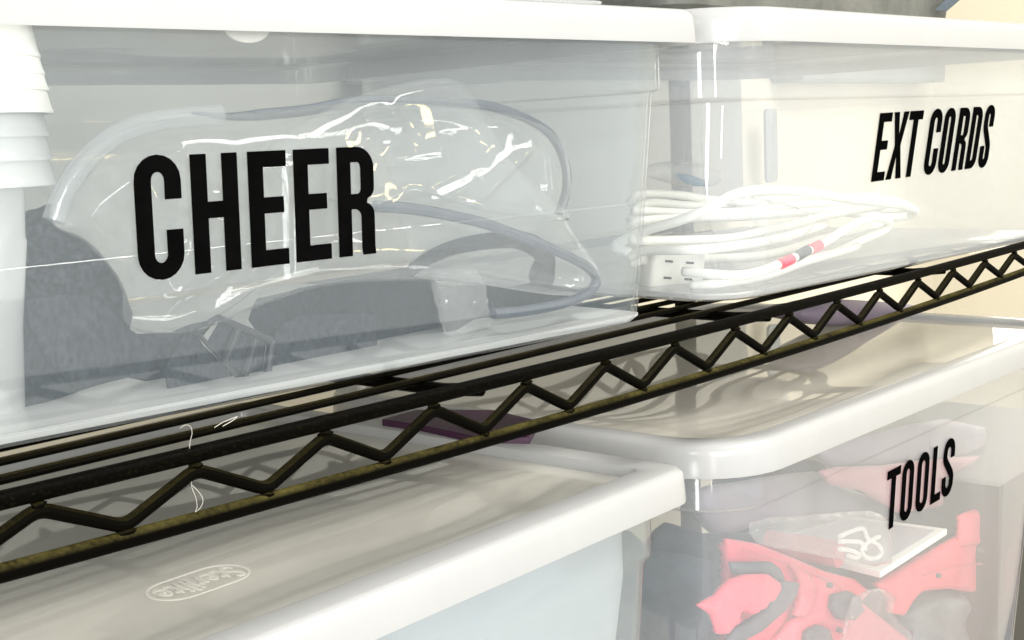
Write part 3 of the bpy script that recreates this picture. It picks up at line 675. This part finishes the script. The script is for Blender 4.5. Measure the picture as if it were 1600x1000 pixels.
def hslab(pts, z0, th):
    bm = bmesh.new(); V = []
    q = [atz(a, b, z0) for a, b in pts]
    lo = [bm.verts.new(p - Vector((0, 0, th))) for p in q]; hi = [bm.verts.new(p) for p in q]
    bm.faces.new(hi); bm.faces.new(lo[::-1])
    for i in range(len(q)): bm.faces.new((lo[i], lo[(i + 1) % len(q)], hi[(i + 1) % len(q)], hi[i]))
    bmesh.ops.bevel(bm, geom=bm.edges[:], offset=.0006, segments=1, affect='EDGES'); return mesh(bm)
obj("pages", hslab([(1185, 846), (1376, 893), (1480, 826), (1330, 806)], zbk, .006), M["paper"], bk, True, 0)
obj("cover", hslab([(1208, 846), (1372, 884), (1462, 828), (1332, 811)], zbk + .0008, .0005), M["greypaper"], bk, True, 0)
zbag = zbk + .004
rt = thing("marker_tube", "dull red tube with a knotted white cord end lying on the booklet", "tube", atz(1260, 850, zbag))
bm = bmesh.new(); a, b = atz(1200, 848, zbag + .012), atz(1312, 866, zbag + .012)
tube(bm, [a.lerp(b, t) for t in np.linspace(0, 1, 8)], .0115, 20); obj("barrel", mesh(bm), M["red2"], rt, True, 50)
for pp in ([(1312, 838), (1330, 830), (1348, 826), (1356, 842), (1370, 850), (1378, 862), (1370, 872), (1355, 872), (1346, 860), (1358, 846), (1374, 838)], [(1312, 858), (1328, 860), (1342, 866), (1338, 872), (1325, 868)], [(1312, 846), (1330, 846), (1345, 848), (1352, 858)]):
    obj("cord_end", pxtube(pp, lambda a, b: .47, .0019, 8, 5), M["paper"], rt, True)
solo("clear_sleeve", pillow([(1180, 815), (1250, 808), (1330, 800), (1385, 808), (1392, 880), (1330, 878), (1250, 862), (1190, 850)], .462, .010, 9, .004, .002, 60, 0, 2, 20, 8.8, True), M["crinkle"], "clear plastic sleeve round the dull red tube", "sleeve", None, 180)
solo("pink_pack", pillow([(1285, 737), (1310, 730), (1380, 728), (1440, 720), (1540, 712), (1543, 745), (1520, 770), (1470, 792), (1405, 802), (1350, 768), (1300, 758)], .53, .012, 9, .004, .002, 40, 0, 0, 5), M["pinkpack"], "dull pink pack lying behind the TOOLS lettering", "pack", None, 180)
solo("lavender_pack", pillow([(1270, 704), (1420, 664), (1480, 655), (1540, 668), (1543, 714), (1440, 722), (1300, 734)], .55, .012, 9, .004, .002, 40, 0, 0, 5), M["lavender"], "lavender grey pack above the pink one in the TOOLS bin", "pack", None, 180)
solo("grey_case", pillow([(1100, 770), (1160, 755), (1280, 738), (1320, 760), (1390, 790), (1400, 815), (1330, 812), (1250, 815), (1180, 822), (1120, 835)], .58, .02, 12, .006, .002, 30, 0, 2), M["lavender"], "grey case lying behind the tube at the top of the TOOLS bin", "case", None, 180)

# ------------------------------------------------------------------ lower left bin: pale cloth
Wp = WORLD[plain["base"]]
bm = bmesh.new()
ins = lambda d, r: rrect(.047 + d, plain["L"] - .044 - d, .0225 + d, plain["W"] - .036 - d, r, 8, 16)
loft(bm, [(ins(.006, .03), .008), (ins(.001, .03), .016), (ins(0, .03), .05), (ins(-.003, .03), .10), (ins(-.008, .03), plain["H"] - .036), (ins(-.008, .03), plain["H"] - .004), (ins(.004, .03), plain["H"] + .002)], True, True, wave=lambda x, y: 0)
me = mesh(bm); me.transform(Wp); solo("pale_blue_liner", me, M["towel"], "smooth pale blue grey bulk filling the bin without lettering", "liner", None, 60)
# oval logo moulded in its lid, read from the far side
g = plain; zz = g["H"] + g["h"] - g["rec"] + .0006
cen = atz(310, 901, WORLD[g["base"]].translation.z + zz); e1 = atz(384, 877, cen.z); e0 = atz(238, 926, cen.z)
ux = (e1 - e0).normalized(); ux.z = 0; ux.normalize(); uy = Vector((-ux.y, ux.x, 0)); hl = (e1 - e0).length / 2
top = (atz(302, 884, cen.z) - atz(318, 917, cen.z)).dot(uy) / 2; hw = abs(top)
def pill(hx, hy): return arc(hx - hy, 0, hy, hy, -90, 90, 12) + arc(-hx + hy, 0, hy, hy, 90, 270, 12)
def conform(me):                             # seat the moulding on the warped panel
    Wi = WORLD[g["base"]].inverted()
    for v in me.vertices:
        q = Wi @ v.co; hi = v.co.z > cen.z
        q.z = g["pz"](q.x, q.y) + (.0003 if hi else -.0002); v.co = WORLD[g["base"]] @ q
ring = flat_mesh([pill(hl, hw), pill(hl - .0013, hw - .0013)], .0008)
mt = Matrix(((ux.x, uy.x, 0, cen.x), (ux.y, uy.y, 0, cen.y), (0, 0, 1, cen.z), (0, 0, 0, 1)))
ring.transform(mt); conform(ring); obj("logo_ring", ring, M["emboss"], g["lid"], True, 0)
fc = bpy.data.curves.new("t", 'FONT'); fc.body = "Sterilite"; fc.size = hw * 1.75; fc.align_x = 'CENTER'; fc.align_y = 'CENTER'; fc.extrude = .0004; fc.offset = .0004
fo = bpy.data.objects.new("t", fc); fm = bpy.data.meshes.new_from_object(fo); bpy.data.objects.remove(fo)
xsv = [v.co.x for v in fm.vertices]; sx = (hl * 1.62) / (max(xsv) - min(xsv))
fm.transform(mt @ Matrix.Rotation(math.pi, 4, 'Z') @ Matrix.Diagonal((sx, 1, 1, 1))); conform(fm); obj("logo_text", fm, M["emboss"], g["lid"], True, 0)

# ------------------------------------------------------------------ things lying on the lower lids
zl = -.425 * S + .001
solo("plum_folder", hslab([(596, 655), (650, 640), (770, 640), (842, 657), (828, 682), (742, 682), (660, 664)], zl + .004, .005), M["plum"], "dark plum folder lying on the lower lids behind the zigzag rail", "folder", None, 0)
pz_ = -.4781 * S + .0222 + .001
solo("plum_pouch", pillow([(1252, 490), (1262, 476), (1300, 468), (1370, 471), (1432, 478), (1415, 492), (1350, 506), (1290, 508), (1260, 502)], .60, .05, 8, .008, .001, 30, 0, 3), M["plumgrey"], "mauve pouch lying on the TOOLS lid behind the zigzag rail", "pouch", None, 180)

# ------------------------------------------------------------------ above the upper bins
make_bin("plain translucent bin standing on top of the CHEER lid", (1.53, 1.02), -.07, .1123 * S + .0209 + .30 * S, "A", right=True, height=.30 * S)
tote = thing("tote", "dark grey tote with a blue grey strap standing on the EXT CORDS lid", "tote", (.95, .60, .115 * S + .0222))
bm = bmesh.new(); z0 = .115 * S + .0226
def rb(x0, x1, y0, y1, r): return rrect(x0, x1, y0, y1, r, 6, 8)
loft(bm, [(rb(.735, 1.16, .49, .72, .02), z0), (rb(.728, 1.168, .484, .727, .025), z0 + .006), (rb(.722, 1.175, .478, .732, .025), z0 + .06), (rb(.715, 1.18, .472, .738, .025), z0 + .14)], True, True)
obj("body", mesh(bm), M["tote"], tote, True)
obj("strap", pillow([(1462, 16), (1478, 0), (1500, -30), (1520, -30), (1500, 0), (1480, 17)], .47, .003, 8, .001, .0003, 60, 0, 0), M["strap"], tote, True)

# ------------------------------------------------------------------ on the wall behind
bd = slabbox("grey_board", .10, 1.80, 1.085, 1.118, -.135, .55, M["greywall"], None); tag(bd, "large grey board hung on the cream wall behind the upper bins", "board")
def wallbox(name, a, b, y0, y1, mat, label, cat):
    p, q = at(*a, y0), at(*b, y0); bm = bmesh.new()
    box(bm, ((p.x + q.x) / 2, (y0 + y1) / 2, (p.z + q.z) / 2), (abs(q.x - p.x), y1 - y0, abs(p.z - q.z)))
    bmesh.ops.bevel(bm, geom=bm.edges[:], offset=.004, segments=2, affect='EDGES')
    return tag(obj(name, mesh(bm), mat, None, True, 0), label, cat)
wallbox("wall_box", (592, 78), (796, 128), 1.02, 1.084, M["greybox"], "flat grey blue box mounted on the grey board behind CHEER", "box")
wallbox("wall_rack", (1252, 78), (1478, 128), 1.06, 1.118, M["greybox"], "grey rack fixed to the cream wall behind EXT CORDS", "rack")
wallbox("hanging_tool", (1196, 170), (1216, 284), 1.08, 1.084, M["greybox"], "narrow grey tool hanging on the board behind the EXT CORDS bin", "tool")
bk2 = slabbox("black_case", 1.245, 1.60, .47, .80, -.62, -.36, M["buckle"], None); tag(bk2, "black case standing beyond the right end of the TOOLS bin", "case")

# ------------------------------------------------------------------ stray threads caught on the shelf wires
solo("thread", pxtube([(281, 669), (290, 664), (298, 667), (300, 678), (297, 690), (296, 705)], .424, .00009, 5, 4), M["dust"], "fine white thread curled over the rail below the letter H", "thread", "threads on the rail")
solo("thread", pxtube([(299, 752), (300, 762), (306, 778), (308, 792), (305, 800), (314, 792), (317, 780), (310, 768), (300, 758)], .424, .00009, 5, 4), M["dust"], "fine white thread looped in the zigzag gap below the letter H", "thread", "threads on the rail")
solo("thread", pxtube([(335, 668), (348, 660), (360, 655), (371, 651), (362, 658), (348, 666)], .455, .00016, 5, 4), M["dust"], "short white thread lying on the wires under the letter E", "thread", "threads on the rail")
P, u, up, nrm = cheer["plane"]
a, b = atplane(-40, 426, P, nrm), atplane(992, 318, P, nrm)
bm = bmesh.new(); tube(bm, [a.lerp(b, t) - nrm * .0002 for t in np.linspace(0, 1, 12)], .00020, 6)
obj("scratch", mesh(bm), M["rolled"], cheer["base"], True)
c = at(386, 44, (cheer["plane"][0].y) + .006)
me = flat_mesh([arc(0, 0, .0115, .0065, 180, 360, 14)], .0018)
me.transform(Matrix(((u.x, up.x, nrm.x, c.x), (u.y, up.y, nrm.y, c.y), (u.z, up.z, nrm.z, c.z), (0, 0, 0, 1)))); obj("latch_tab", me, M["emboss"], cheer["lid"], True, 0)
